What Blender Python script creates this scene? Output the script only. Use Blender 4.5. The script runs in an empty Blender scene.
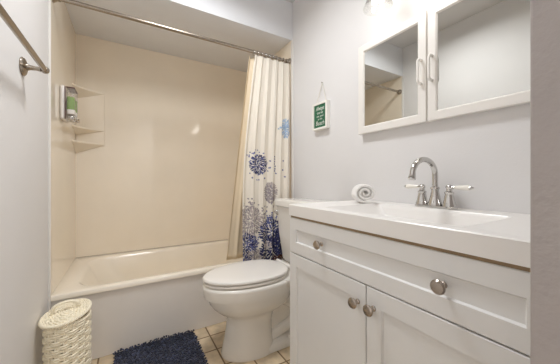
import bpy, bmesh, math, random
import numpy as np
from mathutils import Vector, Matrix
random.seed(7); np.random.seed(7)
SC = bpy.context.scene
COL = SC.collection
PI = math.pi

# ------------------------------------------------------------------ camera
cam = bpy.data.cameras.new('camera'); cam_o = bpy.data.objects.new('camera', cam); COL.objects.link(cam_o)
cam.sensor_width = 36; cam.lens = 36 * 259 / 560; cam.shift_y = -3 / 560; cam.clip_start = 0.02
cam_o.location = (0, 0, 1); cam_o.rotation_euler = (PI / 2, 0, math.radians(-30.7))
SC.camera = cam_o
# ------------------------------------------------------------------ world, exposure
W = bpy.data.worlds.new('world'); SC.world = W; W.use_nodes = True
W.node_tree.nodes['Background'].inputs[0].default_value = (.97, .985, 1, 1)
W.node_tree.nodes['Background'].inputs[1].default_value = 0.5
VS = SC.view_settings
VS.view_transform = 'Standard'; VS.look = 'None'; VS.gamma = 1; VS.use_curve_mapping = False; VS.exposure = 0.5
LAMP_W = 0.34
def area(name, loc, size, energy, col):
    l = bpy.data.lights.new(name, 'AREA'); l.shape = 'DISK'; l.size = size; l.energy = energy; l.color = col
    o = bpy.data.objects.new(name, l); COL.objects.link(o); o.location = loc; return o
area('ceiling_fill', (.30, 1.12, 2.405), .36, 10, (.97, .985, 1)).data.spread = 2.8     # added fill light under the ceiling, above the frame, no real fixture
area('hall_fill', (.75, -.9, 2.405), .80, 18, (.97, .985, 1))        # added front fill, shines in through the doorway from behind the camera
SC.cycles.max_bounces = 16; SC.cycles.diffuse_bounces = 12
# ------------------------------------------------------------------ key planes (metres; eye height = 1)
XL, XR = -0.342, 1.154
YT, YB = 1.746, 2.51
CEIL, SOF = 2.42, 2.118
RIM = 0.396

# ------------------------------------------------------------------ materials
def srgb(r, g, b):
    f = lambda c: c / 12.92 if c <= .04045 else ((c + .055) / 1.055) ** 2.4
    return (f(r / 255), f(g / 255), f(b / 255), 1)
def mat(name, col, rough=.5, metal=0, noise=0.0, nscale=8, bump=0.0, bscale=60, coat=0, spec=.5, sheen=0, stretch=None):
    m = bpy.data.materials.new(name); m.use_nodes = True
    nt = m.node_tree; b = nt.nodes['Principled BSDF']
    b.inputs['Base Color'].default_value = col
    b.inputs['Roughness'].default_value = rough; b.inputs['Metallic'].default_value = metal
    b.inputs['Specular IOR Level'].default_value = spec
    if coat: b.inputs['Coat Weight'].default_value = coat; b.inputs['Coat Roughness'].default_value = .08
    if sheen: b.inputs['Sheen Weight'].default_value = sheen
    tc = nt.nodes.new('ShaderNodeTexCoord'); src = tc.outputs['Object']
    if stretch:
        mp = nt.nodes.new('ShaderNodeMapping'); mp.inputs['Scale'].default_value = stretch
        nt.links.new(src, mp.inputs[0]); src = mp.outputs[0]
    if noise:
        n = nt.nodes.new('ShaderNodeTexNoise'); n.inputs['Scale'].default_value = nscale; n.inputs['Detail'].default_value = 5
        nt.links.new(src, n.inputs['Vector'])
        r = nt.nodes.new('ShaderNodeMapRange'); r.inputs[1].default_value = .3; r.inputs[2].default_value = .7
        r.inputs[3].default_value = 1 - noise; r.inputs[4].default_value = 1 + noise
        nt.links.new(n.outputs['Fac'], r.inputs[0])
        mx = nt.nodes.new('ShaderNodeVectorMath'); mx.operation = 'SCALE'; mx.inputs[0].default_value = col[:3]
        nt.links.new(r.outputs[0], mx.inputs['Scale']); nt.links.new(mx.outputs[0], b.inputs['Base Color'])
    if bump:
        n2 = nt.nodes.new('ShaderNodeTexNoise'); n2.inputs['Scale'].default_value = bscale; n2.inputs['Detail'].default_value = 4
        nt.links.new(src, n2.inputs['Vector'])
        bp = nt.nodes.new('ShaderNodeBump'); bp.inputs['Strength'].default_value = bump; bp.inputs['Distance'].default_value = .004
        nt.links.new(n2.outputs['Fac'], bp.inputs['Height']); nt.links.new(bp.outputs[0], b.inputs['Normal'])
    return m
M = {}
M['wall'] = mat('wall_paint', srgb(224, 223, 223), .6, noise=.015, nscale=3, bump=.12, bscale=130)
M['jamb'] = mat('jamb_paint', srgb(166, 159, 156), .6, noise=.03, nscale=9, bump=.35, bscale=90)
M['ceil'] = mat('ceiling_paint', srgb(220, 219, 219), .8, noise=.015, nscale=3, bump=.1, bscale=150)
M['soffit'] = mat('soffit_paint', srgb(228, 230, 234), .7, noise=.01, bump=.1, bscale=150)
M['trim'] = mat('trim_paint', srgb(232, 230, 226), .35)
M['surround'] = mat('surround_acrylic', srgb(240, 230, 213), .07, noise=.035, nscale=2.2, coat=.3, bump=.03, bscale=7)
M['tub'] = mat('tub_acrylic', srgb(242, 234, 219), .12, noise=.02, nscale=5, coat=.3)
M['apron'] = mat('tub_apron', srgb(234, 229, 223), .3, noise=.02, nscale=5)
M['porcelain'] = mat('porcelain', srgb(232, 229, 223), .08, coat=.4)
M['seat'] = mat('seat_plastic', srgb(234, 231, 226), .2)
M['cab'] = mat('cabinet_paint', srgb(223, 223, 222), .38, noise=.008, nscale=5)
M['gap_shadow'] = mat('gap_shadow_brown', srgb(150, 128, 100), .7, noise=.05)  # shade of the gap under the countertop, painted as brown
M['marble'] = mat('cultured_marble', srgb(234, 232, 229), .28, noise=.004)
M['chrome'] = mat('chrome', srgb(205, 203, 200), .12, 1)
M['nickel'] = mat('brushed_nickel', srgb(168, 158, 145), .27, 1, noise=.04, nscale=40)
M['darknickel'] = mat('knob_dark_nickel', srgb(176, 166, 156), .22, 1, noise=.05, nscale=60)
M['ceramic'] = mat('lever_ceramic', srgb(240, 236, 228), .12, coat=.4)
M['mirror'] = mat('mirror_glass', srgb(218, 218, 214), .015, 1)
M['mframe'] = mat('cabinet_white_lacquer', srgb(234, 231, 226), .35)
M['handle'] = mat('white_handle', srgb(244, 242, 238), .2)
M['towel'] = mat('terry_towel', srgb(240, 238, 235), .95, bump=.9, bscale=350, sheen=.4)
M['wicker'] = mat('painted_wicker', srgb(247, 239, 217), .55, noise=.05, nscale=40)
M['wickerin'] = mat('wicker_lining', srgb(196, 180, 146), .8, noise=.05)
M['liner'] = mat('liner_vinyl', srgb(232, 216, 188), .35, noise=.02)
M['green'] = mat('sign_green', srgb(42, 104, 74), .5, noise=.06, nscale=60)
M['white'] = mat('sign_white', srgb(240, 238, 232), .5)
M['cord'] = mat('cord_jute', srgb(222, 218, 210), .8)
M['plastic'] = mat('dispenser_plastic', srgb(226, 222, 218), .25)
M['darkplastic'] = mat('dispenser_dark', srgb(104, 76, 80), .3)
M['soap'] = mat('green_soap', srgb(112, 150, 52), .25, noise=.05, nscale=60)
M['hem'] = mat('curtain_hem', srgb(104, 62, 48), .8)

def floor_mat():
    m = bpy.data.materials.new('floor_tile'); m.use_nodes = True; nt = m.node_tree; b = nt.nodes['Principled BSDF']
    tc = nt.nodes.new('ShaderNodeTexCoord'); mp = nt.nodes.new('ShaderNodeMapping')
    mp.inputs['Location'].default_value = (-.457 + 20 * .148 - .0025, -1.645 + 20 * .148 - .0025, 0)
    nt.links.new(tc.outputs['Object'], mp.inputs[0])
    br = nt.nodes.new('ShaderNodeTexBrick'); br.offset = 0; br.squash = 1
    br.inputs['Scale'].default_value = 1; br.inputs['Brick Width'].default_value = .148; br.inputs['Row Height'].default_value = .148
    br.inputs['Mortar Size'].default_value = .0052; br.inputs['Mortar Smooth'].default_value = .4; br.inputs['Bias'].default_value = -.2
    br.inputs['Color1'].default_value = srgb(217, 198, 168); br.inputs['Color2'].default_value = srgb(198, 177, 146)
    br.inputs['Mortar'].default_value = srgb(122, 96, 64)
    nt.links.new(mp.outputs[0], br.inputs['Vector'])
    n = nt.nodes.new('ShaderNodeTexNoise'); n.inputs['Scale'].default_value = 16; n.inputs['Detail'].default_value = 7
    nt.links.new(tc.outputs['Object'], n.inputs['Vector'])
    r = nt.nodes.new('ShaderNodeMapRange'); r.inputs[1].default_value = .3; r.inputs[2].default_value = .7; r.inputs[3].default_value = .74; r.inputs[4].default_value = 1.14
    nt.links.new(n.outputs['Fac'], r.inputs[0])
    mx = nt.nodes.new('ShaderNodeVectorMath'); mx.operation = 'SCALE'
    nt.links.new(br.outputs['Color'], mx.inputs[0]); nt.links.new(r.outputs[0], mx.inputs['Scale']); nt.links.new(mx.outputs[0], b.inputs['Base Color'])
    bp = nt.nodes.new('ShaderNodeBump'); bp.inputs['Strength'].default_value = .5; bp.inputs['Distance'].default_value = .003; bp.invert = True
    nt.links.new(br.outputs['Fac'], bp.inputs['Height']); nt.links.new(bp.outputs[0], b.inputs['Normal'])
    b.inputs['Roughness'].default_value = .4
    return m
M['floor'] = floor_mat()

def glass_mat(name, col, alpha):
    """clear thin glass: mostly see-through, glossy at grazing angles"""
    m = bpy.data.materials.new(name); m.use_nodes = True; nt = m.node_tree
    out = nt.nodes['Material Output']; nt.nodes.remove(nt.nodes['Principled BSDF'])
    t = nt.nodes.new('ShaderNodeBsdfTransparent'); t.inputs[0].default_value = col
    g = nt.nodes.new('ShaderNodeBsdfGlossy'); g.inputs['Roughness'].default_value = .05
    lw = nt.nodes.new('ShaderNodeLayerWeight'); lw.inputs[0].default_value = alpha
    mx = nt.nodes.new('ShaderNodeMixShader')
    nt.links.new(lw.outputs['Facing'], mx.inputs[0]); nt.links.new(t.outputs[0], mx.inputs[1]); nt.links.new(g.outputs[0], mx.inputs[2])
    nt.links.new(mx.outputs[0], out.inputs[0])
    return m
M['shade'] = glass_mat('shade_glass', (.97, .97, .96, 1), .25)
def frosted(name, col, k):
    m = bpy.data.materials.new(name); m.use_nodes = True; nt = m.node_tree; b = nt.nodes['Principled BSDF']
    b.inputs['Base Color'].default_value = col; b.inputs['Roughness'].default_value = .15
    t = nt.nodes.new('ShaderNodeBsdfTransparent'); mx = nt.nodes.new('ShaderNodeMixShader'); mx.inputs[0].default_value = k
    nt.links.new(t.outputs[0], mx.inputs[1]); nt.links.new(b.outputs[0], mx.inputs[2]); nt.links.new(mx.outputs[0], nt.nodes['Material Output'].inputs[0])
    return m
M['clear'] = frosted('clear_plastic', srgb(228, 224, 220), .16)
def emit(name, col, s):
    m = bpy.data.materials.new(name); m.use_nodes = True; b = m.node_tree.nodes['Principled BSDF']
    b.inputs['Base Color'].default_value = col; b.inputs['Emission Color'].default_value = col; b.inputs['Emission Strength'].default_value = s
    return m
M['bulb'] = emit('bulb_glow', (1, .95, .87, 1), 5)

def mat_navy():
    m = mat('chenille_navy', srgb(44, 54, 86), .95, sheen=.3)
    nt = m.node_tree; b = nt.nodes['Principled BSDF']
    g = nt.nodes.new('ShaderNodeNewGeometry'); cr = nt.nodes.new('ShaderNodeValToRGB')
    cr.color_ramp.elements[0].color = srgb(20, 25, 44); cr.color_ramp.elements[1].color = srgb(74, 82, 110)
    e = cr.color_ramp.elements.new(.75); e.color = srgb(36, 43, 68)
    nt.links.new(g.outputs['Random Per Island'], cr.inputs[0]); nt.links.new(cr.outputs[0], b.inputs['Base Color'])
    return m
M['navy'] = mat_navy()
M['navyback'] = mat('mat_backing', srgb(22, 27, 44), .9)

# ------------------------------------------------------------------ mesh helpers
class MB:
    def __init__(s): s.v = []; s.f = []
    def add(s, vs, fs):
        n = len(s.v); s.v += [tuple(p) for p in vs]; s.f += [tuple(i + n for i in f) for f in fs]; return s
    def box(s, x0, x1, y0, y1, z0, z1):
        vs = [(x, y, z) for z in (z0, z1) for y in (y0, y1) for x in (x0, x1)]
        return s.add(vs, [(0, 2, 3, 1), (4, 5, 7, 6), (0, 1, 5, 4), (2, 6, 7, 3), (0, 4, 6, 2), (1, 3, 7, 5)])
    def loft(s, loops, cap0=True, cap1=True, closed=True, ring=False):
        n = len(loops[0]); vs = [p for l in loops for p in l]; fs = []
        k = len(loops)
        for i in range(k if ring else k - 1):
            a = i * n; b = ((i + 1) % k) * n
            for j in range(n if closed else n - 1):
                j2 = (j + 1) % n
                fs.append((a + j, a + j2, b + j2, b + j))
        if cap0: fs.append(tuple(range(n - 1, -1, -1)))
        if cap1: fs.append(tuple(range((k - 1) * n, k * n)))
        return s.add(vs, fs)
    def tube(s, pts, r, n=10, closed=False):
        P = [Vector(p) for p in pts]; k = len(P)
        rs = r if isinstance(r, (list, tuple)) else [r] * k
        loops = []; up = None
        for i in range(k):
            if closed: t = P[(i + 1) % k] - P[i - 1]
            else: t = P[min(i + 1, k - 1)] - P[max(i - 1, 0)]
            t.normalize()
            if up is None:
                up = Vector((0, 0, 1)) if abs(t.z) < .9 else Vector((1, 0, 0))
            a = (up - t * up.dot(t)).normalized(); up = a; b = t.cross(a)
            loops.append([P[i] + (a * math.cos(q) + b * math.sin(q)) * rs[i] for q in [2 * PI * j / n for j in range(n)]])
        return s.loft(loops, not closed, not closed, True, closed)
    def lathe(s, prof, c, axis=(0, 0, 1), n=24, cap0=True, cap1=True):
        """prof: (radius, height along axis)"""
        ax = Vector(axis).normalized(); u = Vector((0, 0, 1)) if abs(ax.z) < .9 else Vector((1, 0, 0))
        a = (u - ax * u.dot(ax)).normalized(); b = ax.cross(a); c = Vector(c)
        return s.loft([[c + ax * h + (a * math.cos(q) + b * math.sin(q)) * max(r, 1e-4) for q in [2 * PI * j / n for j in range(n)]] for r, h in prof], cap0, cap1)
    def ball(s, c, r, n=12, k=8, sc=(1, 1, 1)):
        loops = []
        for i in range(1, k):
            t = PI * i / k
            loops.append([(c[0] + r * sc[0] * math.sin(t) * math.cos(2 * PI * j / n), c[1] + r * sc[1] * math.sin(t) * math.sin(2 * PI * j / n), c[2] - r * sc[2] * math.cos(t)) for j in range(n)])
        return s.loft(loops)
ROOT = {}
def loc_of(o):
    return ROOT.get(o.name, Vector((0, 0, 0)))
def obj(name, mb, material, parent=None, bevel=0, smooth=True, origin=None, seg=2, angle=40, subsurf=0):
    """links mb as one mesh object; coordinates of mb are world coordinates"""
    V = np.array(mb.v, dtype=float)
    c = Vector(origin) if origin is not None else Vector(((V[:, 0].min() + V[:, 0].max()) / 2, (V[:, 1].min() + V[:, 1].max()) / 2, V[:, 2].min()))
    me = bpy.data.meshes.new(name); me.from_pydata([tuple(Vector(p) - c) for p in mb.v], [], mb.f)
    bm = bmesh.new(); bm.from_mesh(me); bmesh.ops.recalc_face_normals(bm, faces=bm.faces); bm.to_mesh(me); bm.free()
    me.materials.append(material)
    o = bpy.data.objects.new(name, me); COL.objects.link(o)
    if parent is not None: o.parent = parent; o.location = c - loc_of(parent)
    else: o.location = c
    ROOT[o.name] = c
    if smooth:
        me.polygons.foreach_set('use_smooth', [True] * len(me.polygons))
        me.set_sharp_from_angle(angle=math.radians(angle))
    if bevel:
        b = o.modifiers.new('bevel', 'BEVEL'); b.width = bevel; b.segments = seg; b.limit_method = 'ANGLE'; b.angle_limit = math.radians(35)
        b.harden_normals = False
    if subsurf:
        q = o.modifiers.new('subsurf', 'SUBSURF'); q.levels = subsurf; q.render_levels = subsurf
    return o
def tag(o, label, cat, group=None):
    o['label'] = label; o['category'] = cat
    if group: o['group'] = group
    return o
def thing(name, label, cat, loc, group=None):
    o = bpy.data.objects.new(name, None); COL.objects.link(o); o.location = loc; o.empty_display_size = .05
    ROOT[o.name] = Vector(loc)
    return tag(o, label, cat, group)
def struct(name, mb, m, bevel=0, **k):
    o = obj(name, mb, m, None, bevel, **k); o['kind'] = 'structure'; return o
def kids(o): return [c for c in bpy.data.objects if c.parent is o]
def dup(o, delta, label=None, parent=None):
    c = o.copy(); COL.objects.link(c)
    if parent is not None: c.parent = parent
    else: c.location = Vector(o.location) + Vector(delta)
    if label: c['label'] = label
    for ch in kids(o): dup(ch, (0, 0, 0), None, c)
    return c
def rrect(cx, cy, w, d, r, z, n=6):
    r = min(r, w / 2 - 1e-4, d / 2 - 1e-4); P = []
    for sx, sy, a0 in ((1, 1, 0), (-1, 1, PI / 2), (-1, -1, PI), (1, -1, 3 * PI / 2)):
        for i in range(n + 1):
            a = a0 + PI / 2 * i / n
            P.append((cx + sx * (w / 2 - r) + r * math.cos(a), cy + sy * (d / 2 - r) + r * math.sin(a), z))
    return P
def rbox(x0, x1, y0, y1, r, z): return rrect((x0 + x1) / 2, (y0 + y1) / 2, x1 - x0, y1 - y0, r, z)

# ================================================================== SETTING
def B(*a): return MB().box(*a)
H0 = -1.6
struct('floor', B(XL - .1, XR + .1, H0, 2.62, -.1, 0), M['floor'], origin=(0, 0, 0))
struct('ceiling', B(XL - .1, XR + .1, H0, 2.62, CEIL, CEIL + .1), M['ceil'])
struct('wall_left', B(XL - .1, XL, H0, 2.62, 0, CEIL), M['wall'])
struct('wall_right', B(XR, XR + .1, -.02, 2.62, 0, CEIL), M['wall'])
struct('wall_back', B(XL, XR, YB + .012, 2.62, 0, CEIL), M['wall'])
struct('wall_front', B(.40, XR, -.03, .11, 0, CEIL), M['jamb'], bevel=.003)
struct('wall_hall_end', B(XL - .1, XR + .1, H0 - .1, H0, 0, CEIL), M['wall'])
struct('wall_hall_right', B(XR, XR + .1, H0, -.03, 0, CEIL), M['wall'])
struct('wall_header', B(XL, .40, -.03, .11, 2.06, CEIL), M['wall'])
struct('ceiling_soffit', B(XL, XR, YT, YB + .012, SOF, CEIL), M['soffit'], bevel=.002)
struct('trim_1', B(XL, XL + .009, YT - .012, YT + .006, 0, SOF), M['trim'], bevel=.002)
struct('trim_2', B(XR - .010, XR, YT - .016, YT + .010, 0, SOF), M['trim'], bevel=.002)

# ================================================================== TUB SURROUND
ts = thing('tub_surround', 'glossy beige moulded wall panels lining the bathtub alcove', 'tub surround', (.4, YB, RIM))
SX0, SX1 = XL + .009, XR - .009
obj('back_panel', B(SX0, SX1, YB, YB + .010, RIM + .0003, SOF - .001), M['surround'], ts, smooth=False)
obj('side_panel', B(XL + .001, SX0, YT + .008, YB + .010, RIM + .0003, SOF - .001), M['surround'], ts, smooth=False)
obj('side_panel', B(SX1, XR - .001, YT + .012, YB + .010, RIM + .0003, SOF - .001), M['surround'], ts, smooth=False)
obj('corner_backing', B(SX0 + .001, -.150, YB - .006, YB, 1.262, 1.70), M['surround'], ts, bevel=.004)
def shelf(zt, drop, w=.182):
    m = MB(); cx, cy = SX0, YB - .006
    arc = [(0, -w)] + [(w * .96 * (1 - math.cos(a)) ** .8 + .004, -w * .96 * (1 - math.sin(a)) ** .8 - .004) for a in [PI / 2 * i / 12 for i in range(1, 12)]] + [(w, 0)]
    # gently concave front
    arc = []
    for i in range(15):
        t = i / 14; bul = .028 * math.sin(PI * t)
        arc.append((w * t - bul * .707, -.145 * (1 - t) + bul * .707))
    top = [(cx, cy, zt)] + [(cx + x, cy + y, zt) for x, y in arc]
    mid = [(cx, cy, zt - drop)] + [(cx + x, cy + y, zt - .012) for x, y in arc]
    n = len(top); vs = top + mid
    fs = []
    for i in range(1, n - 1): fs.append((0, i, i + 1)); fs.append((n, n + i + 1, n + i)); fs.append((i, n + i, n + i + 1, i + 1))
    fs.append((0, n, n + 1, 1)); fs.append((0, n - 1, 2 * n - 1, n))
    m.add(vs, fs); return m
for zt, dr in ((1.69, .075), (1.392, .055), (1.282, .085)):
    obj('corner_shelf', shelf(zt, dr), M['surround'], ts, bevel=.002, angle=30)

# ================================================================== BATHTUB
tb = thing('bathtub', 'cream alcove bathtub with a pale plain front apron', 'bathtub', (.4, 2.12, 0))
TX0, TX1, TY0, TY1 = XL + .002, XR - .002, YT, YB + .009
def O(d, z, r=.006): return rbox(TX0 + d, TX1 - d, TY0 + d, TY1 - d, r, z)
bx0, bx1, by0, by1 = -.235, 1.03, YT + .062, 2.415
def I(l, rr, f, z, rad): return rbox(bx0 + l, bx1 - rr, by0 + f, by1 - f * .8, rad, z)
m = MB().loft([O(0, RIM - .026), O(0, RIM - .003), O(.003, RIM), I(-.012, -.012, -.012, RIM, .13), I(-.003, -.003, -.003, RIM - .004, .13), I(.008, .005, .006, RIM - .022, .13),
               I(.05, .02, .02, RIM - .10, .14), I(.12, .045, .04, RIM - .22, .15), I(.18, .07, .06, RIM - .30, .15), I(.26, .12, .11, RIM - .328, .13)], False, True)
obj('tub_shell', m, M['tub'], tb, angle=50)
am = MB().box(TX0, TX1, YT + .012, YT + .03, 0.0005, RIM - .02)
obj('apron', am, M['apron'], tb, bevel=.003)

# ================================================================== SHOWER ROD, CURTAIN
RY, RZ, RR = 1.775, 1.955, .0115
rod = thing('shower_rod', 'brushed metal shower curtain rod across the tub alcove', 'curtain rod', (.4, RY, RZ))
obj('rod', MB().tube([(XL + .012, RY, RZ), (XR - .012, RY, RZ)], RR, 16), M['nickel'], rod)
for x, s in ((SX0 + .0005, 1), (SX1 - .0005, -1)):
    obj('flange', MB().lathe([(.026, 0), (.027, .004), (.022, .012), (.016, .02), (.016, .034)], (x, RY, RZ), (s, 0, 0)), M['nickel'], rod)

def curtain(name, xlr, ys, zt, zb, folds, amp, nx, nz, thick_phase=0.0):
    """xlr(z)->(x0,x1); ys(z)->y ; returns verts grid"""
    P = np.zeros((nz + 1, nx + 1, 3))
    for i in range(nz + 1):
        t = i / nz; z = zt + (zb - zt) * t
        x0, x1 = xlr(t); y = ys(t)
        a = amp * (.55 + .45 * min(1, t * 3)) * (1 - .25 * t)
        for j in range(nx + 1):
            s = j / nx
            ph = 2 * PI * folds * (s + .018 * math.sin(7 * s + 2 * t)) + thick_phase
            w = math.sin(ph) + .28 * math.sin(2.3 * ph + 1.3 + 1.5 * t)
            P[i, j] = (x0 + (x1 - x0) * s + .35 * a * math.cos(ph), y - a * w, z - (.008 * (1 - math.cos(2 * ph)) * .5 if i == 0 else 0))
    vs = P.reshape(-1, 3).tolist(); fs = []
    for i in range(nz):
        for j in range(nx):
            a = i * (nx + 1) + j; fs.append((a, a + 1, a + nx + 2, a + nx + 1))
    return MB().add(vs, fs), P
lerp = lambda a, b, t: a + (b - a) * t
mb_c, P = curtain('shower_curtain', lambda t: (.826 - .122 * math.sin(min(1, t / .75) * PI / 2), lerp(1.143, 1.10, t)), lambda t: lerp(RY - .012, 1.705, min(1, t * 1.05) ** .7), 1.933, .33, 5.5, .0135, 220, 420, .6)
# printed flowers: painted as a colour attribute on the cloth, dots and petals of the fabric's own print
G = P[:, :, :].copy(); nzz, nxx = G.shape[:2]
img = np.ones((nzz, nxx, 3)) * np.array(srgb(247, 242, 232)[:3])
SX = G[:, :, 0]; SZ = G[:, :, 2]
def dots(x, z, r, col, n, size, radial=True, fall=1.0, sx=1.0):
    for k in range(n):
        a = random.uniform(0, 2 * PI); q = r * random.random() ** (fall)
        px, pz = x + sx * q * math.cos(a), z + q * math.sin(a)
        L, w = (size * 1.9, size * .75) if radial else (size, size)
        dx, dz = SX - px, SZ - pz
        ca, sa = (math.cos(a), math.sin(a)) if radial else (1, 0)
        u = dx * ca + dz * sa; v = -dx * sa + dz * ca
        k2 = (u / L) ** 2 + (v / w) ** 2 < 1
        img[k2] = np.array(col[:3]) * random.uniform(.8, 1.2)
def flower(x, z, r, cols, rings=6, size=.006, sx=1.0, hole=.1, gap=1.0):
    for k in range(rings):
        q = hole + (1 - hole) * (k + .5) / rings
        n = max(5, int(2 * PI * q * r / (size * 1.75) * gap))
        for i in range(n):
            a = 2 * PI * (i + .5 * (k % 2) + random.uniform(-.22, .22)) / n; qq = r * (q + random.uniform(-.35, .35) / rings)
            px, pz = x + sx * qq * math.cos(a), z + qq * math.sin(a)
            dx, dz = SX - px, SZ - pz; ca, sa = math.cos(a), math.sin(a)
            u = dx * ca + dz * sa; v = -dx * sa + dz * ca
            L, w = r / rings * random.uniform(.55, .80), size * random.uniform(.55, .78)
            img[(u / L) ** 2 + (v / w) ** 2 < 1] = np.array(random.choice(cols)[:3]) * random.uniform(.85, 1.15)
NV, NV2 = srgb(66, 70, 120), srgb(104, 110, 160)
GR, GR2, BL = srgb(188, 178, 176), srgb(162, 154, 160), srgb(164, 190, 218)
NVD = srgb(46, 48, 90)
flower(.842, 1.105, .074, [NV, NV, NV2, NVD], 6, .0072); dots(.842, 1.105, .112, NV2, 26, .005, False, .12)
flower(1.085, 1.40, .075, [BL, srgb(182, 202, 224)], 5, .0065, .5, gap=.6); dots(1.03, 1.40, .05, BL, 8, .006, False)
for k in range(7): dots(.985, 1.17 - .018 * k, .005, NV2, 1, .0055, False)
for px, pz in ((1.03, 1.10), (1.055, 1.07), (1.06, 1.14), (.99, 1.04), (1.07, 1.02)): dots(px, pz, .004, NV2, 2, .005, False)
flower(.94, .90, .075, [GR, GR, GR2], 6, .0075, .75); dots(.94, .82, .06, GR2, 24, .005, False)
flower(.765, .70, .105, [GR, GR, GR2], 8, .008); dots(.765, .70, .135, GR2, 50, .0055, False, .2); dots(.78, .82, .05, GR2, 16, .005, False)
flower(.735, .52, .090, [NV, NV2, NVD, NV], 7, .0085); dots(.80, .54, .05, NV2, 40, .006, False)
flower(.80, .40, .085, [GR, GR2, GR], 7, .008); flower(.73, .40, .05, [NV, NV2], 4, .008)
flower(.94, .60, .10, [NV, NV2, NVD], 7, .0085); flower(.945, .47, .10, [NVD, NV, NVD], 8, .0095); dots(.94, .71, .06, NV2, 40, .0055, False)
flower(.905, .505, .032, [srgb(222, 212, 210)], 3, .008); flower(1.02, .52, .10, [NVD, NV], 8, .0095, .8)
flower(1.0, .37, .055, [srgb(104, 66, 52)], 6, .010)
def curtain_mat():
    m = mat('printed_curtain', srgb(240, 236, 228), .85, bump=0, sheen=.15); nt = m.node_tree; b = nt.nodes['Principled BSDF']
    at = nt.nodes.new('ShaderNodeVertexColor'); at.layer_name = 'print'; nt.links.new(at.outputs['Color'], b.inputs['Base Color'])
    tc = nt.nodes.new('ShaderNodeTexCoord'); vo = nt.nodes.new('ShaderNodeTexVoronoi'); vo.inputs['Scale'].default_value = 85
    nt.links.new(tc.outputs['Object'], vo.inputs['Vector'])
    bp = nt.nodes.new('ShaderNodeBump'); bp.inputs['Strength'].default_value = .35; bp.inputs['Distance'].default_value = .004
    nt.links.new(vo.outputs['Distance'], bp.inputs['Height']); nt.links.new(bp.outputs[0], b.inputs['Normal'])
    tr = nt.nodes.new('ShaderNodeBsdfTranslucent'); nt.links.new(at.outputs['Color'], tr.inputs[0])
    mx = nt.nodes.new('ShaderNodeMixShader'); mx.inputs[0].default_value = .22
    nt.links.new(b.outputs[0], mx.inputs[1]); nt.links.new(tr.outputs[0], mx.inputs[2]); nt.links.new(mx.outputs[0], nt.nodes['Material Output'].inputs[0])
    return m
cur = obj('shower_curtain', mb_c, curtain_mat(), angle=180)
tag(cur, 'white textured shower curtain printed with navy and grey flower bursts', 'shower curtain')
ca = cur.data.color_attributes.new('print', 'FLOAT_COLOR', 'POINT')
arr = np.ones((nzz * nxx, 4), dtype=np.float32); arr[:, :3] = np.clip(img, 0, 1).reshape(-1, 3); ca.data.foreach_set('color', arr.ravel())
sol = cur.modifiers.new('cloth', 'SOLIDIFY'); sol.thickness = .0015
mb_l, _ = curtain('shower_liner', lambda t: (lerp(.800, .634, t ** .95), lerp(1.115, 1.085, t)), lambda t: lerp(RY + .030, 1.838, min(1, t * 1.1)), 1.930, .402, 5.5, .009, 120, 40, 2.2)
lin = obj('shower_liner', mb_l, M['liner'], angle=180); tag(lin, 'plain beige vinyl liner hanging inside the tub behind the printed curtain', 'shower liner')
sol = lin.modifiers.new('cloth', 'SOLIDIFY'); sol.thickness = .001
# rings
rg = thing('curtain_ring', 'small chrome ring hooking the curtain to the rod', 'curtain ring', (.826, RY, RZ), 'curtain rings on the shower rod')
def ring_mesh(x):
    c = [(x + .002 * math.sin(2 * a), RY + .015 * math.cos(a), RZ - .006 + .021 * math.sin(a)) for a in [2 * PI * i / 24 for i in range(24)]]
    return MB().tube(c, .0022, 8, True)
obj('hoop', ring_mesh(.826), M['chrome'], rg)
obj('roller_bead', MB().ball((.826, RY, RZ + .0155), .0045), M['chrome'], rg)
for k in range(1, 10): dup(rg, (.0325 * k, 0, 0))

# ================================================================== TOILET
TY = 1.42
tl = thing('toilet', 'white two-piece toilet with elongated bowl and closed lid', 'toilet', (.7, TY, 0))
def TW(p): return (XR - p[0], TY + p[1], p[2])
def egg(cx, af, ab, b, z, n=56, pw=1.0, sq=2.0):
    P = []
    for i in range(n):
        a = 2 * PI * i / n; c, s_ = math.cos(a), math.sin(a)
        e = 2 / sq
        x = (af if c > 0 else ab) * math.copysign(abs(c) ** (e if c > 0 else 2 / 2.6), c)
        P.append(TW((cx + x, b * math.copysign(abs(s_) ** e, s_), z)))
    return P
def trect(x0, x1, b, r, z, n=8):
    return [TW((p[0], p[1], z)) for p in rrect((x0 + x1) / 2, 0, x1 - x0, 2 * b, r, 0, n)]
m = MB()
m.loft([egg(.50, .190, .13, .124, 0.0005), egg(.50, .192, .13, .125, .012), egg(.50, .183, .12, .118, .05), egg(.50, .170, .11, .110, .11), egg(.50, .161, .11, .106, .17), egg(.50, .158, .125, .104, .213),
        egg(.50, .168, .15, .111, .230), egg(.50, .205, .19, .134, .250), egg(.50, .236, .23, .154, .278), egg(.50, .258, .243, .167, .308), egg(.50, .266, .248, .169, .338), egg(.50, .268, .249, .170, .347), egg(.50, .288, .264, .180, .3505), egg(.50, .2955, .27, .183, .40), egg(.50, .294, .27, .182, .412), egg(.50, .286, .265, .174, .418)])
obj('bowl', m, M['porcelain'], tl, angle=60)
m = MB()
m.loft([trect(.10, .50, .118, .05, 0.0005), trect(.10, .50, .118, .05, .03), trect(.11, .49, .105, .05, .042), trect(.12, .48, .060, .05, .055), trect(.10, .48, .055, .05, .16), trect(.08, .50, .062, .05, .26), trect(.05, .42, .13, .06, .35), trect(.03, .40, .172, .05, .39), trect(.03, .38, .175, .05, .420)])
obj('rear_pedestal', m, M['porcelain'], tl, angle=60)
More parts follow.
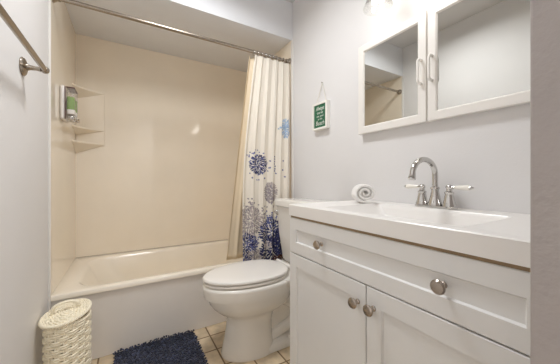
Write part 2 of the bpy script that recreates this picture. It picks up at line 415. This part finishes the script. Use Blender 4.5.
for s in (-1, 1):
    pts = [(.44, .04, .30), (.37, .052, .285), (.29, .057, .25), (.23, .057, .20), (.22, .057, .15), (.27, .057, .11), (.34, .057, .085), (.42, .05, .06)]
    # smooth the path
    for _ in range(2):
        q = [pts[0]]
        for a, b in zip(pts, pts[1:]): q += [tuple(.75 * u + .25 * v for u, v in zip(a, b)), tuple(.25 * u + .75 * v for u, v in zip(a, b))]
        pts = q + [pts[-1]]
    obj('trapway', MB().tube([TW((p[0], s * p[1], p[2])) for p in pts], .034, 16), M['porcelain'], tl, angle=180)
    obj('bolt_cap', MB().lathe([(.014, 0), (.014, .008), (.010, .016), (.003, .019)], TW((.30, s * .098, .042))), M['seat'], tl)
# seat ring
so = lambda d, z: egg(.505, .287 - d, .215 - d, .173 - d, z)
si = lambda d, z: egg(.52, .20 + d, .14 + d, .115 + d, z)
obj('seat', MB().loft([si(0, .4245), so(.007, .4245), so(0, .427), so(0, .4345), so(.007, .438), si(0, .438)], False, False, True, True), M['seat'], tl, angle=50)
ld = lambda d, z: egg(.507, .287 - d, .225 - d, .172 - d, z)
obj('lid', MB().loft([ld(.007, .4435), ld(0, .4465), ld(0, .455), ld(.004, .459), ld(.016, .4615), ld(.06, .463), ld(.12, .464)]), M['seat'], tl, angle=50)
obj('hinge_bar', MB().tube([TW((.272, -.10, .449)), TW((.272, .10, .449))], .012, 12), M['seat'], tl)
obj('tank', MB().loft([trect(.035, .185, .155, .035, .4215), trect(.022, .205, .170, .04, .45), trect(.018, .218, .196, .035, .62), trect(.015, .226, .207, .03, .806)]), M['porcelain'], tl, angle=50)
obj('tank_lid', MB().loft([trect(.010, .232, .212, .03, .807), trect(.006, .240, .218, .034, .814), trect(.006, .240, .218, .034, .846), trect(.009, .236, .215, .034, .855), trect(.020, .224, .204, .03, .860), trect(.05, .19, .17, .03, .862)]), M['porcelain'], tl, angle=40)
lv = obj('flush_lever', MB().lathe([(.013, 0), (.013, .006), (.008, .010), (.006, .02)], TW((.224, .186, .768)), (-1, 0, 0)).tube([TW((.245, .188, .768)), TW((.249, .17, .765)), TW((.250, .135, .758)), TW((.249, .125, .756))], [.006, .006, .007, .004], 10), M['chrome'], tl)

# ================================================================== VANITY
VX, VY0, VY1, VZ = .657, .134, 1.017, .883
vn = thing('bathroom_vanity', 'white shaker vanity cabinet with one wide drawer over two doors', 'vanity cabinet', (.9, .563, 0))
m = MB().box(VX + .021, XR - .002, VY0 + .002, VY0 + .018, .09, .816).box(VX + .021, XR - .002, VY1 - .018, VY1 - .002, .09, .816).box(XR - .014, XR - .002, VY0 + .018, VY1 - .018, .09, .816).box(VX + .021, VX + .037, VY0 + .018, VY1 - .018, .09, .816).box(VX + .037, XR - .014, VY0 + .018, VY1 - .018, .09, .11).box(VX + .07, XR - .002, VY0 + .01, VY1 - .01, 0.0005, .09)
obj('carcass', m, M['cab'], vn, bevel=.0015)
obj('shadow_gap_rail', MB().box(VX + .004, VX + .037, VY0 + .004, VY1 - .004, .8225, .832).box(VX + .037, XR - .004, VY0 + .004, VY0 + .018, .8165, .832).box(VX + .037, XR - .004, VY1 - .018, VY1 - .004, .8165, .832), M['gap_shadow'], vn)  # recessed strip, its brown stands in for shadow below the slab
def shaker(y0, y1, z0, z1, rail, d=.0065, x=VX, th=.020):
    m = MB()
    def R(a, xx): return [(xx, y0 + a, z0 + a), (xx, y1 - a, z0 + a), (xx, y1 - a, z1 - a), (xx, y0 + a, z1 - a)]
    return m.loft([R(0, x + th), R(0, x + .0018), R(.0018, x), R(rail, x), R(rail + .004, x + d)], True, True)
def knob(y, z, par):
    m = MB().lathe([(.0085, 0), (.0085, .003), (.0055, .006), (.005, .013), (.008, .018), (.0155, .021), (.0175, .025), (.0175, .028), (.0145, .0315), (.004, .0325)], (VX, y, z), (-1, 0, 0), 28)
    return obj('knob', m, M['darknickel'], par, angle=30)
dr = obj('drawer', shaker(VY0, VY1, 0.664, .822, .050), M['cab'], vn, smooth=False)
knob(.787, .745, dr); knob(.335, .745, dr)
d1 = obj('door', shaker(.572, VY1, .10, .660, .055), M['cab'], vn, smooth=False); knob(.603, .597, d1)
d2 = obj('door', shaker(VY0, .568, .10, .660, .055), M['cab'], vn, smooth=False); knob(.540, .600, d2)
# top with moulded basin
vt = thing('sink_countertop', 'glossy white countertop with moulded rectangular sink basin', 'sink countertop', (.9, .563, .8325))
tx0, tx1, ty0, ty1 = .653, XR - .002, .1145, 1.021
def T(d, z, r=.004): return rbox(tx0 + d, tx1 - d, ty0 + d, ty1 - d, r, z)
def K(l, e, z, r): return rbox(.705 + l, 1.035 - l * .5, .322 + e, .83 - e * .55, r, z)
m = MB().loft([T(0, .8325), T(0, VZ - .003), T(.003, VZ), K(-.005, -.005, VZ, .02), K(0, 0, VZ - .004, .02), K(.01, .03, VZ - .022, .025), K(.03, .10, VZ - .075, .035), K(.06, .15, VZ - .095, .04)], True, True)
obj('counter', m, M['marble'], vt, angle=35)
obj('drain', MB().lathe([(.022, 0), (.023, .003), (.018, .005), (.005, .006)], (.88, .568, VZ - .095)), M['chrome'], vt)

# ================================================================== FAUCET
FX, FY = 1.088, .588
fc = thing('faucet', 'chrome gooseneck faucet with two white ceramic lever handles', 'faucet', (FX, FY, VZ))
obj('base_plate', MB().loft([rrect(FX, FY, .058, .165, .029, VZ + .0005), rrect(FX, FY, .058, .165, .029, VZ + .006), rrect(FX, FY, .05, .157, .025, VZ + .010)]), M['chrome'], fc)
sp = MB().lathe([(.028, 0), (.028, .006), (.024, .014), (.0185, .035), (.0145, .055), (.014, .064), (.017, .068), (.017, .074), (.0112, .078), (.0110, .084)], (FX, FY, VZ + .009))
pts = [(FX, FY, VZ + .08), (FX, FY, VZ + .12)]
cx, cz, R_, Rz_ = FX - .077, VZ + .134, .077, .060
for i in range(0, 19):
    a = PI * 1.0 * i / 18; pts.append((cx + R_ * math.cos(a), FY, cz + Rz_ * math.sin(a)))
e = pts[-1]; pts.append((e[0] - .004, FY, e[2] - .012))
sp.tube(pts, [.0108] * (len(pts) - 4) + [.0104, .0102, .0112, .0132], 18)
sp.lathe([(.0132, 0), (.0138, .005), (.012, .008)], (e[0] - .004, FY, e[2] - .012), (-.15, 0, -1))
obj('spout', sp, M['chrome'], fc, angle=35)
for s in (1, -1):
    y = FY + s * .054
    h = obj('handle', MB().lathe([(.025, 0), (.025, .006), (.0205, .018), (.0145, .048), (.0165, .052), (.0165, .056), (.011, .060), (.009, .070)], (FX, y, VZ + .009)).ball((FX, y, VZ + .084), .0125).tube([(FX, y, VZ + .084), (FX, y + s * .022, VZ + .084)], [.008, .006], 12), M['chrome'], fc, angle=35)
    obj('lever', MB().lathe([(.0062, 0), (.0070, .004), (.0092, .030), (.0104, .048), (.0085, .052)], (FX, y + s * .018, VZ + .084), (0, s, 0), 18), M['ceramic'], h)
    obj('lever_tip', MB().lathe([(.0075, 0), (.0075, .004), (.004, .007), (.0045, .011), (.001, .014)], (FX, y + s * .070, VZ + .084), (0, s, 0), 18), M['chrome'], h)

# ================================================================== ROLLED TOWEL
def towel():
    m = MB(); N = 150; turns = 2.3; L = .085
    P = []
    for i in range(N + 1):
        t = i / N; a = -2 * PI * turns * (1 - t) - PI / 2; r = .0065 + .0365 * t
        P.append((r * math.cos(a) * 1.12, r * math.sin(a) * .98))
    th = .0172
    W_ = 8; loops = []
    for k in range(W_ + 1):
        w = k / W_ - .5; e_ = .0035 * (abs(w) * 2) ** 6
        row = []
        for i in range(N + 1):
            a, b = P[max(i - 1, 0)], P[min(i + 1, N)]
            tx, tz = b[0] - a[0], b[1] - a[1]; l = math.hypot(tx, tz) or 1
            nx, nz = tz / l, -tx / l
            tt = th / 2 * (1 - .6 * (abs(w) * 2) ** 8) * min(1, (N - i + 6) / 10)
            wob = .004 * math.sin(i * .11 + (3 if w > 0 else 0)) * abs(w) * 2
            row.append(((P[i][0] + nx * tt, L * w + wob, P[i][1] + nz * tt), (P[i][0] - nx * tt, L * w + wob, P[i][1] - nz * tt)))
        loops.append([r[0] for r in row] + [r[1] for r in reversed(row)])
    m.loft(loops, False, False)
    # close both spiral ends with quads
    n = 2 * (N + 1); off0 = 0; off1 = W_ * n
    fs = []
    for i in range(N):
        for o_ in (off0, off1): fs.append((o_ + i, o_ + i + 1, o_ + n - 2 - i, o_ + n - 1 - i))
    m.f += fs
    return m
tw = towel(); ang = math.radians(-34); zmin = min(p[2] for p in tw.v)
tw.v = [(1.003 + p[0] * math.cos(ang) - p[1] * math.sin(ang), .885 + p[0] * math.sin(ang) + p[1] * math.cos(ang), VZ + .0012 + p[2] - zmin) for p in tw.v]
t = obj('rolled_towel', tw, M['towel'], angle=60); tag(t, 'small white rolled washcloth on the countertop beside the faucet', 'towel')

# ================================================================== MIRROR CABINET
mc = thing('mirror_cabinet', 'white wall cabinet with two mirrored doors above the vanity', 'mirror cabinet', (1.12, .618, 1.24))
CX, CZ0, CZ1 = 1.118, 1.2495, 1.734
CYa, CYm, CYb = 1.025, .6400, .255
obj('cabinet_body', MB().box(CX + .021, XR - .001, CYb + .003, CYa - .003, CZ0 + .003, CZ1 - .003), M['mframe'], mc, bevel=.002)
def mdoor(y0, y1, hy):
    m = MB(); fw = .040
    def R(a, x): return [(x, y0 + a, CZ0 + a), (x, y1 - a, CZ0 + a), (x, y1 - a, CZ1 - a), (x, y0 + a, CZ1 - a)]
    m.loft([R(.0, CX + .020), R(0, CX + .002), R(.002, CX), R(fw - .006, CX), R(fw, CX + .006), R(fw, CX + .020)], False, False, True, True)
    d = obj('door', m, M['mframe'], mc, smooth=False)
    obj('mirror_pane', MB().box(CX + .007, CX + .013, y0 + fw + .0002, y1 - fw - .0002, CZ0 + fw + .0002, CZ1 - fw - .0002), M['mirror'], d, smooth=False)
    z0, z1, r = 1.419, 1.523, .012
    pts = [(CX + .001, hy, z0), (CX - .012, hy, z0)] + [(CX - .016 - r * math.sin(a) * .9, hy, z0 + r - r * math.cos(a)) for a in (.3, .8, 1.2, 1.57)]
    pts += [(p[0], p[1], z0 + z1 - p[2]) for p in reversed(pts)]
    obj('handle', MB().tube(pts, .0055, 12), M['handle'], d, angle=180)
mdoor(CYm + .003, CYa, CYm + .024); mdoor(CYb, CYm - .003, CYm - .024)

# ================================================================== VANITY LIGHT
vl = thing('vanity_light', 'bath light bar with clear glass bell shades above the mirror cabinet', 'wall light', (XR, .57, 1.95))
obj('back_plate', MB().loft([[(XR - .001, p[0], p[1]) for p in rrect(.57, 1.975, .22, .11, .05, 0)], [(XR - .018, p[0], p[1]) for p in rrect(.57, 1.975, .22, .11, .05, 0)], [(XR - .024, p[0], p[1]) for p in rrect(.57, 1.975, .20, .09, .04, 0)]]), M['chrome'], vl)
obj('bar', MB().tube([(XR - .045, .27, 1.975), (XR - .045, .87, 1.975)], .011, 14).tube([(XR - .02, .57, 1.975), (XR - .045, .57, 1.975)], .012, 12), M['chrome'], vl)
LX = 1.035
for y in (.826, .57, .314):
    obj('arm', MB().tube([(XR - .045, y, 1.975), (LX + .03, y, 1.985), (LX + .008, y, 1.98), (LX, y, 1.965), (LX, y, 1.945)], .007, 12), M['chrome'], vl, angle=180)
    obj('socket', MB().lathe([(.012, 0), (.022, -.006), (.022, -.026), (.016, -.030)], (LX, y, 1.948)), M['chrome'], vl)
    sh = obj('glass_shade', MB().lathe([(.023, 1.935), (.030, 1.928), (.040, 1.90), (.052, 1.86), (.066, 1.824), (.068, 1.820), (.065, 1.821), (.050, 1.859), (.038, 1.899), (.028, 1.926)], (LX, y, 0), (0, 0, 1), 36, False, False), M['shade'], vl, angle=60)
    obj('bulb', MB().ball((LX, y, 1.878), .026, 18, 12, (1, 1, 1.25)), M['bulb'], sh)
    L = bpy.data.lights.new('bulb_light', 'POINT'); L.energy = LAMP_W; L.shadow_soft_size = .03; L.color = (1, .97, .93)
    lo2 = bpy.data.objects.new('bulb_light', L); COL.objects.link(lo2); lo2.parent = vl; lo2.location = Vector((LX, y, 1.835)) - loc_of(vl)

# ================================================================== WALL SIGN
sg = thing('wall_sign', 'small green framed sign with white lettering hanging on the wall', 'sign', (XR, 1.37, 1.34))
SGX = XR - .032; sy0, sy1, sz0, sz1 = 1.296, 1.444, 1.336, 1.518
def SR(a, x): return [(x, sy0 + a, sz0 + a), (x, sy1 - a, sz0 + a), (x, sy1 - a, sz1 - a), (x, sy0 + a, sz1 - a)]
obj('frame', MB().loft([SR(0, XR - .0015), SR(0, SGX), SR(.013, SGX), SR(.013, SGX + .007)], True, False), M['white'], sg, smooth=False)
obj('panel', MB().box(SGX + .006, SGX + .010, sy0 + .013, sy1 - .013, sz0 + .013, sz1 - .013), M['green'], sg, smooth=False)
def text(s, size, y, z, par, w=None):
    cu = bpy.data.curves.new('lettering', 'FONT'); cu.body = s; cu.size = size; cu.align_x = 'CENTER'; cu.align_y = 'CENTER'; cu.extrude = .0006; cu.shear = .2; cu.offset = -.0004
    o = bpy.data.objects.new('lettering', cu); COL.objects.link(o)
    dg = bpy.context.evaluated_depsgraph_get(); me = bpy.data.meshes.new_from_object(o.evaluated_get(dg))
    bpy.data.objects.remove(o); o = bpy.data.objects.new('lettering', me); COL.objects.link(o)
    me.materials.clear(); me.materials.append(M['white'])
    xs = [v.co.x for v in me.vertices]; k = 1 if w is None else w / (max(xs) - min(xs))
    o.parent = par; o.location = Vector((SGX + .0055, y, z)) - loc_of(par)
    o.rotation_euler = Matrix(((0, 0, -1), (-1, 0, 0), (0, 1, 0))).to_euler(); o.scale = (k, 1, 1)
    return o
yc = (sy0 + sy1) / 2
text('Always', .040, yc, 1.478, sg, .084); text('time for', .026, yc, 1.449, sg, .062); text('sun, sand', .022, yc, 1.427, sg, .070); text('at the', .020, yc, 1.407, sg, .044); text('Beach', .044, yc, 1.378, sg, .086)
cr = MB()
for y in (sy0 + .022, sy1 - .022): cr.tube([(XR - .016, y, sz1 - .002), (XR - .005, yc, 1.655)], .0024, 8)
obj('hanging_cord', cr, M['cord'], sg)
nl = obj('wall_nail', MB().lathe([(.0015, 0), (.0015, .009), (.004, .010), (.003, .012)], (XR, yc, 1.657), (-1, 0, 0), 12), M['nickel']); tag(nl, 'tiny nail holding up the cord of the green sign', 'nail')

# ================================================================== TOWEL BAR
tbx, tbz = -.2755, 1.43
br = thing('towel_bar', 'brushed nickel towel bar mounted on the left wall', 'towel bar', (XL, 1.05, tbz))
obj('bar', MB().tube([(tbx, .76, tbz), (tbx, 1.352, tbz)], .0095, 16), M['nickel'], br)
for y in (1.352, .76):
    obj('post', MB().lathe([(.034, 0.0005), (.035, .004), (.031, .009), (.024, .012), (.014, .015), (.0095, .024), (.008, .040), (.0095, .054)], (XL, y, tbz), (1, 0, 0), 28).ball((tbx, y, tbz), .0145), M['nickel'], br, angle=40)

# ================================================================== SOAP DISPENSER
sd = thing('soap_dispenser', 'wall soap dispenser with clear chambers holding green soap', 'soap dispenser', (SX0, 2.015, 1.35))
dx = SX0 + .001
obj('back_plate', MB().box(dx, dx + .022, 1.945, 2.085, 1.352, 1.550), M['plastic'], sd, bevel=.008)
obj('dark_bracket', MB().box(dx + .0225, dx + .0265, 1.9435, 1.9495, 1.352, 1.545), M['darkplastic'], sd, bevel=.002)
obj('cap', MB().box(dx + .027, dx + .068, 1.951, 2.083, 1.540, 1.546), M['darkplastic'], sd, bevel=.004)
for y in (1.979, 2.051):
    c = dx + .048
    ch = obj('chamber', MB().loft([rrect(c, y, .040, .060, .014, 1.382), rrect(c, y, .040, .060, .014, 1.535)], True, True), M['clear'], sd)
    obj('soap', MB().loft([rrect(c, y, .036, .056, .012, 1.4122), rrect(c, y, .036, .056, .012, 1.487)]), M['soap'], ch)
    obj('label', MB().loft([rrect(c, y, .037, .057, .012, 1.386), rrect(c, y, .037, .057, .012, 1.4118)]), M['plastic'], ch)
    obj('push_button', MB().lathe([(.017, 0), (.019, .006), (.019, .02), (.014, .026)], (c, y, 1.355)).lathe([(.010, 0), (.013, .004), (.013, .014)], (c + .016, y, 1.365), (1, 0, 0)), M['chrome'], sd)

# ================================================================== WICKER BASKET
BX, BY, BH, BRx, BRy = -.234, 1.545, .352, .080, .090
wb = thing('wicker_basket', 'tall cream woven wicker basket with a lid', 'basket', (BX, BY, 0))
obj('lining', MB().loft([[(BX + (BRx - .010) * math.cos(a), BY + (BRy - .010) * math.sin(a), z) for a in [2 * PI * i / 40 for i in range(40)]] for z in (.002, BH - .01)]), M['wickerin'], wb)
NS = 16; mw = MB()
rows = 19
for k in range(rows):
    z0 = .012 + k * (BH - .03) / (rows - 1)
    for half in (0, 1):
        pts = []; nseg = NS * 4
        for i in range(nseg):
            a = 2 * PI * i / nseg
            w = math.cos(NS / 2 * a + PI * (k // 1 % 2))
            o_ = .0055 * w
            pts.append((BX + (BRx + o_) * math.cos(a), BY + (BRy + o_) * math.sin(a), z0 + .004 + (half - .5) * .0095 + .0014 * math.sin(NS / 2 * a + PI * (k % 2))))
        mw.tube(pts, .0050, 6, True)
obj('weave', mw, M['wicker'], wb, angle=180)
ms = MB()
for i in range(NS):
    a = 2 * PI * (i + .0) / NS
    ms.tube([(BX + BRx * math.cos(a), BY + BRy * math.sin(a), .001), (BX + BRx * math.cos(a), BY + BRy * math.sin(a), BH)], .0034, 6)
obj('stakes', ms, M['wicker'], wb, angle=180)
mr = MB()
for ph in (0, PI):
    pts = []
    for i in range(160):
        a = 2 * PI * i / 160; q = 22 * a + ph
        pts.append((BX + (BRx + .005 * math.cos(q)) * math.cos(a), BY + (BRy + .005 * math.cos(q)) * math.sin(a), BH + .003 + .005 * math.sin(q)))
    mr.tube(pts, .0045, 6, True)
obj('rim', mr, M['wicker'], wb, angle=180)
# lid: tilted woven disc
lidm = MB(); LRx, LRy = BRx + .010, BRy + .008
ntw = 7
for k in range(1, ntw + 1):
    r = k / ntw
    ns2 = max(8, int(22 * r) // 2 * 2)
    for half in (0, 1):
        pts = []; nseg = max(40, ns2 * 4)
        for i in range(nseg):
            a = 2 * PI * i / nseg; w = math.cos(ns2 * a + PI * half + k)
            rr = r - .5 / ntw + (half - .5) * .42 / ntw
            pts.append((LRx * rr * math.cos(a), LRy * rr * math.sin(a), .0045 * w + .010 * (1 - r * r)))
        lidm.tube(pts, .0042, 6, True)
for i in range(14):
    a = 2 * PI * i / 14
    lidm.tube([(LRx * q * math.cos(a), LRy * q * math.sin(a), .010 * (1 - q * q)) for q in (.05, .5, .97)], .0032, 6)
for ph in (0, PI):
    pts = []
    for i in range(180):
        a = 2 * PI * i / 180; q = 26 * a + ph
        pts.append(((LRx + .004 * math.cos(q)) * math.cos(a), (LRy + .004 * math.cos(q)) * math.sin(a), .0045 * math.sin(q)))
    lidm.tube(pts, .0045, 6, True)
disc = MB().loft([[(LRx * .97 * r * math.cos(a), LRy * .97 * r * math.sin(a), .010 * (1 - r * r) - .003 + dz) for a in [2 * PI * i / 40 for i in range(40)]] for r, dz in ((.02, 0), (.5, 0), (1, 0), (1, -.003), (.02, -.003))])
han = MB()
for ph in (0, PI):
    pts = []
    for i in range(50):
        t = i / 49; a = PI * t
        pts.append((-.048 * math.cos(a) + .004 * math.cos(16 * a + ph), .004 * math.sin(16 * a + ph) + .006, .012 + .040 * math.sin(a) ** .6))
    han.tube(pts, .0055, 6)
ROTL = Matrix.Translation((BX - .006, BY + .002, BH + .024)) @ Matrix.Rotation(math.radians(-9), 4, 'Y') @ Matrix.Rotation(math.radians(6), 4, 'X')
for q in (lidm, disc, han): q.v = [tuple(ROTL @ Vector(p)) for p in q.v]
lid = obj('lid', lidm, M['wicker'], wb, angle=180)
obj('lid_lining', disc, M['wicker'], lid); obj('lid_handle', han, M['wicker'], lid, angle=180)

# ================================================================== BATH MAT
bm_ = thing('bath_mat', 'dark navy chenille bath mat on the tile floor', 'bath mat', (.17, 1.43, 0))
mx0, mx1, my0, my1 = -.055, .368, 1.12, 1.722
def lift(x, y):
    t = max(0, (y - (my1 - .07)) / .07)
    return (.017 - .018 * (x - mx0)) * t * t * (1 + .5 * math.sin(9 * x)) + .002 * math.sin(17 * x + 9 * y) + .002
back = MB(); nx, ny = 24, 30
vs = [(mx0 + (mx1 - mx0) * i / nx, my0 + (my1 - my0) * j / ny, 0) for j in range(ny + 1) for i in range(nx + 1)]
top = [(x, y, lift(x, y) + .007) for x, y, z in vs]; bot = [(x, y, max(.0006, lift(x, y) - .002)) for x, y, z in vs]
fs = [(j * (nx + 1) + i, j * (nx + 1) + i + 1, (j + 1) * (nx + 1) + i + 1, (j + 1) * (nx + 1) + i) for j in range(ny) for i in range(nx)]
back.add(top, fs); back.add(bot, [tuple(reversed(f)) for f in fs])
obj('backing', back, M['navyback'], bm_)
nub = MB(); pitch = .0112
kx, ky = int((mx1 - mx0) / pitch), int((my1 - my0) / (pitch * 1.05))
for j in range(ky + 1):
    for i in range(kx + 1):
        x = mx0 + (i + .5 * (j % 2)) * (mx1 - mx0) / kx + random.uniform(-.003, .003); y = my0 + j * (my1 - my0) / ky + random.uniform(-.003, .003)
        z = lift(x, y) + .008; h = random.uniform(.006, .0095); r = random.uniform(.0048, .0066); lx_, ly_ = random.uniform(-.007, .007), random.uniform(-.007, .007)
        y = min(y, YT - .012 + .010)
        loops = []
        for t, q in ((0, .8), (.35, 1.05), (.7, 1.0), (.92, .6)):
            loops.append([(x + lx_ * t + r * q * math.cos(a), min(y + ly_ * t + r * q * math.sin(a), YT - .003), z + h * t) for a in [2 * PI * s_ / 7 for s_ in range(7)]])
        nub.loft(loops)
p = obj('chenille_pile', nub, M['navy'], bm_, angle=180); p['kind'] = 'stuff'
